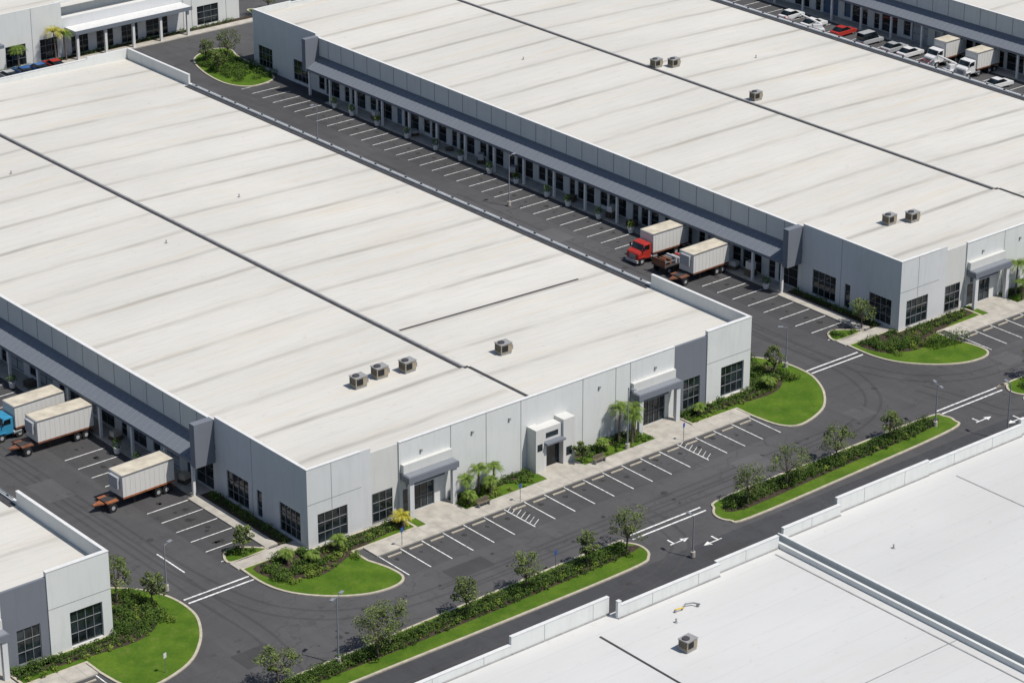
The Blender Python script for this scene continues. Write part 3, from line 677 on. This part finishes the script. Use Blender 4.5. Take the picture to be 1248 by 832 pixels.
# ------------------------------------------------------------------ vegetation
def tree(x,y,h=4.2,cr=1.5,seed=0,name='oak_tree',mat='leaf',n=1700,lean=0):
    r=random.Random(seed); e=bpy.data.objects.new(name,None); COL.objects.link(e); e.location=(x,y,.1)
    t=M(); th=h*.33; top=Vector((r.uniform(-.2,.2)+lean,r.uniform(-.2,.2),th))
    t.cyl((0,0,0),tuple(top),.12*h/4.2,.08*h/4.2,n=8)
    pts=[];sh=[]; nb=15
    ax=r.uniform(.8,1.25)
    for i in range(nb):
        a=2.4*i+r.uniform(-.5,.5); u=(i+.5)/nb
        zz=th+(h-th)*(.12+.83*u); env=math.sin(math.pi*min(1,.22+.72*u))**.7
        rad=cr*env*r.uniform(.35,1.0)
        end=Vector((math.cos(a)*rad*ax+lean,math.sin(a)*rad/ax,zz)); mid=top.lerp(end,.5)+Vector((0,0,-.12))
        t.cyl(tuple(top),tuple(mid),.05,.035,n=6); t.cyl(tuple(mid),tuple(end),.035,.012,n=5)
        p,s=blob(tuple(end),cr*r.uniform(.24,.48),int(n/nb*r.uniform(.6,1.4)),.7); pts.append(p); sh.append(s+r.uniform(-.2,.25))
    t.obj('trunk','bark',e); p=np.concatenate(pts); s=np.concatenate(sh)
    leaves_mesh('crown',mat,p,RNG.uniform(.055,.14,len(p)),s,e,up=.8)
for i,(x,y,h,c) in enumerate(((-17.5,-19.6,3.8,1.9),(-7.4,-21.2,4.8,2.3),(-5.4,-20.4,4.7,2.2),(3.8,-20.4,3.8,1.6),(11.3,-20.3,4.1,1.7),(19.2,-20.4,3.7,1.1),(24.2,-20.6,4.8,2.2),(40.9,-20.6,4.2,1.9),(46.9,-20.3,4.6,2.1),(55,-19.6,4.1,2.0),(63.5,-19.4,3.2,1.3),(88.5,-19.2,4.8,2.2),(65.4,.6,3.7,1.0),(83.4,3.9,3.6,1.6),(-20.5,3.0,4.8,1.5),(-18.2,.2,3.5,1.2),(102.3,153,6,2.6),(84.5,138.5,4.4,2.0),(79.6,133.5,3.2,1.2),(33.9,-2.4,2.4,.8),(-5.4,3.6,3.0,1.0),(103,-20,4,1.8),(81,139,3.5,1.6))):
    tree(x,y,h,c,i+3)
def palm(x,y,h=4,fl=1.7,seed=0,mat='palm',nf=16):
    r=random.Random(seed); e=bpy.data.objects.new('palm_tree',None); COL.objects.link(e); e.location=(x,y,.1)
    t=M(); k=Vector((0,0,0)); dx=r.uniform(-.06,.06);dy=r.uniform(-.06,.06)
    for i in range(5):
        q=k+Vector((dx,dy,h/5)); t.cyl(tuple(k),tuple(q),.15-.012*i,.16-.016*(i+1),n=8); k=q
    t.obj('trunk','bark',e); V=[];F=[];SH=[]
    for i in range(nf):
        a=2.399*i+r.uniform(-.2,.2); th0=r.uniform(.15,1.35); L=fl*r.uniform(.8,1.1)*(1.0 if th0<1 else .8); tone=r.uniform(-.25,.25)
        dh=Vector((math.cos(a),math.sin(a),0)); sd=Vector((-math.sin(a),math.cos(a),0)); p=Vector(k); th=th0
        for s in range(12):
            u=s/11; d=dh*math.cos(th)+Vector((0,0,1))*math.sin(th); pn=p+d*(L/11)
            ll=.26*fl*math.sin(math.pi*min(1,u*.8+.18))+.05; sh=.35+u*.3+tone+r.uniform(-.15,.15)
            # rachis
            o=len(V); V+=[tuple(p-sd*.03),tuple(p+sd*.03),tuple(pn)]; F.append((o,o+1,o+2)); SH+=[sh+.15]*3
            for sg in (-1,1):
                tip=p+sd*(sg*ll*.9)+d*(ll*.55)+Vector((0,0,-.35*ll)); o=len(V)
                V+= [tuple(p-d*.03),tuple(p+d*.055),tuple(tip)]; F.append((o,o+1,o+2)); SH+=[sh]*3
            p=pn; th-=(.13+.10*u)*(1.1 if th0>.6 else .8)
    me=bpy.data.meshes.new('fronds'); me.from_pydata(V,[],F); me.materials.append(MAT[mat]); at=me.attributes.new('shade','FLOAT','POINT'); at.data.foreach_set('value',np.clip(SH,0,1).astype(np.float32))
    o=bpy.data.objects.new('fronds',me); COL.objects.link(o); o.parent=e
for i,(x,y,h,f,m_,) in enumerate(((40.2,-1.4,4.0,1.8,'palm'),(42.4,-1.6,3.5,1.7,'palm'),(41.2,-2.4,3.0,1.5,'palm'),(19.0,-1.6,2.4,1.4,'palm'),(20.8,-1.3,3.0,1.5,'palm'),(22.6,-1.6,2.6,1.4,'palm'),(21.4,-2.5,1.8,1.2,'palm'),(18.5,-2.6,1.4,1.1,'palm'),(10.2,-2.4,1.3,1.5,'palmy'),(105.2,-1.0,4.0,1.8,'palm'),(107,-1.5,3.8,1.8,'palm'),(106.2,-2.4,3.0,1.6,'palm'),(104.6,-2.6,2.2,1.4,'palm'),(63.0,153.0,5.0,2.3,'palmy'),(65.0,153.4,4.2,2.0,'palm'),(37.2,-1.6,1.2,1.0,'palm'),(2.1,-2.2,1.4,1.2,'palm'),(57,153.9,3,2,'palm'),(-3.2,-1.0,1.1,1.2,'palm'),(-1.5,-2.8,1.0,1.1,'palm'),(51.5,-1.8,1.0,1.0,'palm'),(62.5,-1.8,1.2,1.2,'palm'))):
    palm(x,y,h,f,i,m_,30)
def shrubs(items,mat='shrub',name='shrub_bed',dens=120):
    P=[];Sh=[]
    for (x,y,r) in items:
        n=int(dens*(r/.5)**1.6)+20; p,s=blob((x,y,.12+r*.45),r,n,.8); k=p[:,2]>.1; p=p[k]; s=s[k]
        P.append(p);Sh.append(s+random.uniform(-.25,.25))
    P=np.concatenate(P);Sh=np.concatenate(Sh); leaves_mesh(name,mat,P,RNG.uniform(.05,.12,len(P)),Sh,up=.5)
def scatter(x0,x1,y0,y1,n,r0,r1,seed):
    r=random.Random(seed); return [(r.uniform(x0,x1),r.uniform(y0,y1),r.uniform(r0,r1)) for _ in range(n)]
def bed(pts,sm=True):
    m=M(); tri_poly(m,smooth(pts,4) if sm else pts,.117); m.obj('mulch_bed','mulch')
bed([(-30,-21.1),(-28,-19.9),(0,-19.3),(20,-18.9),(24.6,-19.6),(24.8,-21.0),(10,-21.5),(-10,-21.6)])
bed([(38,-20.4),(41,-18.7),(56,-18.5),(69.8,-18.6),(71,-19.6),(68,-20.4),(56,-20.8),(41,-21.4)])
def row(x0,x1,f,step,r0,r1,seed,jit=.25):
    r=random.Random(seed); out=[];x=x0
    while x<x1:
        out.append((x,f(x)+r.uniform(-jit,jit),r.uniform(r0,r1))); x+=step*r.uniform(.7,1.3)
    return out
fm=lambda x:-19.9+.012*(x+5)
shrubs(row(-29,24,lambda x:fm(x)-.1,.6,.38,.68,1)+row(-29,24,lambda x:fm(x)-.8,.62,.35,.65,2)+row(-28,24,lambda x:fm(x)-1.5,.95,.28,.5,3))
shrubs(row(-28,23,lambda x:fm(x)-1.1,2.2,.3,.5,33),'shrub2')
fm2=lambda x:-19.3+.01*(x-50)
shrubs(row(39,70,fm2,.6,.38,.68,4)+row(38.5,70,lambda x:fm2(x)-.7,.65,.35,.6,5)+row(39,68,lambda x:fm2(x)-1.3,1.0,.28,.48,6))
shrubs(row(39,68,lambda x:fm2(x)-1.0,2.4,.3,.5,34),'shrub2')
shrubs(row(85,112,lambda x:-19.3,.7,.4,.7,7)+row(85,112,lambda x:-20.2,.8,.3,.6,8))
def corner_bed(ox,oy,s):
    bed([(ox-6.6,oy+.2),(ox-6.0,oy-3.2),(ox-3.2,oy-4.9),(ox-1.0,oy-5.0),(ox+2.6,oy-3.6),(ox+7,oy-2.4),(ox+11,oy-1.9),(ox+11,oy-.3),(ox+1,oy-.3),(ox-.6,oy+.5),(ox-3.5,oy+.6)])
    shrubs(scatter(ox-6.2,ox-.6,oy-3.9,oy+.3,46,.32,.75,s)+row(ox+.5,ox+11,lambda x:oy-1.0,.6,.32,.55,s+1)+row(ox-3,ox+10,lambda x:oy-2.0-max(0,(ox+4-x))*.28,.65,.28,.5,s+2))
    shrubs(scatter(ox-5.5,ox+3.0,oy-5.0,oy-2.4,24,.28,.55,s+3)+row(ox+1,ox+11,lambda x:oy-1.7,1.4,.25,.45,s+7),'shrub2')
    shrubs([(ox-.85,oy+2.9+i*.95+random.uniform(-.2,.2),random.uniform(.35,.72)) for i in range(15)])
    shrubs(scatter(ox-7,ox-4,oy+3.0,oy+4.5,8,.3,.5,s+5))
corner_bed(0,0,20); corner_bed(85.88,.34,40)
def ecorner_bed(ox,oy,s):
    bed([(ox-11,oy-.3),(ox-11,oy-1.6),(ox-4,oy-2.4),(ox+1,oy-2.8),(ox+4.0,oy-1.4),(ox+5.8,oy+1.2),(ox+5.8,oy+4),(ox+3.6,oy+7),(ox+.3,oy+8),(ox+.3,oy-.3)])
    shrubs(row(ox-11,ox+1,lambda x:oy-.9,.6,.32,.56,s)+row(ox-11,ox+3,lambda x:oy-1.9,.75,.28,.46,s+1)+scatter(ox+.6,ox+5.6,oy-1.6,oy+6,64,.32,.78,s+2))
    shrubs(scatter(ox+2.4,ox+6.2,oy-1.8,oy+4,24,.28,.55,s+4)+row(ox-10.5,ox+3,lambda x:oy-2.4,1.4,.22,.4,s+6),'shrub2')
ecorner_bed(61,0,60); ecorner_bed(-24.08,-1.88,80)
def front_beds(ox,oy,s,parts=((17.8,28.0),(34.2,43.6),(50,54.5))):
    for a,b in parts:
        bed([(ox+a,oy-.1),(ox+b,oy-.1),(ox+b,oy-1.1),(ox+a,oy-1.4)],False)
        shrubs(row(ox+a,ox+b,lambda x:oy-.65,.62,.3,.55,s+int(a)))
        shrubs(row(ox+a+.3,ox+b-.4,lambda x:oy-2.8,1.6,.2,.36,s+int(a)+1),'shrub2')
    if len(parts)>1:
        shrubs(scatter(ox+18,ox+23,oy-2.7,oy-1.0,30,.25,.55,s+50),'shrub2')
        shrubs(scatter(ox+24,ox+28,oy-2.4,oy-1.0,10,.25,.55,s+51)+scatter(ox+34.5,ox+38,oy-2.2,oy-.9,16,.25,.55,s+52)+scatter(ox+39,ox+43.5,oy-2.8,oy-1.2,18,.25,.55,s+53))
front_beds(0,0,100); front_beds(85.88,.34,200,((17.8,28.0),)); front_beds(-85.08,-1.88,300,((50,54.5),))
P=[];Sh=[]
for i in range(9):
    for x,y,r in ((85.0+i*.55,-5.0-.12*i+random.uniform(-.15,.15),.42),(85.4+i*.55,-6.1-.1*i,.42)):
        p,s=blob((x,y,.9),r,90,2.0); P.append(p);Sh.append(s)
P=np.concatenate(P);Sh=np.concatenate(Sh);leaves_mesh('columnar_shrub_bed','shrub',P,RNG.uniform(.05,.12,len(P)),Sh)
shrubs(scatter(79,85.5,127,141,80,.4,.9,400)); shrubs(scatter(101,103.5,149,156,18,.4,.8,401)); shrubs(row(32,97,lambda x:154.2,.9,.3,.55,402))
# ------------------------------------------------------------------ light
el=math.radians(60); hx,hy=.40,-.92; hn=math.hypot(hx,hy); hx/=hn;hy/=hn
sd=Vector((hx*math.cos(el),hy*math.cos(el),math.sin(el)))
sl=bpy.data.lights.new('sun','SUN'); sl.energy=4.5; sl.angle=math.radians(.5); sl.color=(1,.955,.89)
so=bpy.data.objects.new('sun',sl); COL.objects.link(so); so.rotation_euler=sd.to_track_quat('Z','Y').to_euler(); so.location=(0,0,200)
w=bpy.data.worlds.new('World'); S.world=w; w.use_nodes=True; n=w.node_tree.nodes; l=w.node_tree.links
sk=n.new('ShaderNodeTexSky'); sk.sky_type='NISHITA'; sk.sun_disc=False; sk.sun_elevation=el; sk.sun_rotation=math.atan2(hx,hy)
bg=n['Background']; bg.inputs['Strength'].default_value=.095; l.new(sk.outputs[0],bg.inputs['Color'])
# ------------------------------------------------------------------ camera
cd=bpy.data.cameras.new('camera'); cam=bpy.data.objects.new('camera',cd); COL.objects.link(cam)
cd.sensor_width=36; cd.lens=3368.4/1248*36; cd.clip_start=1; cd.clip_end=6000
pit,yaw=.41059,.87922
F=Vector((math.cos(yaw)*math.cos(pit),math.sin(yaw)*math.cos(pit),-math.sin(pit))); R=Vector((math.sin(yaw),-math.cos(yaw),0)); U=R.cross(F)
mt=Matrix(((R.x,U.x,-F.x),(R.y,U.y,-F.y),(R.z,U.z,-F.z)))
cam.matrix_world=Matrix.Translation((-140.54,-201.58,129.36))@mt.to_4x4()
S.camera=cam
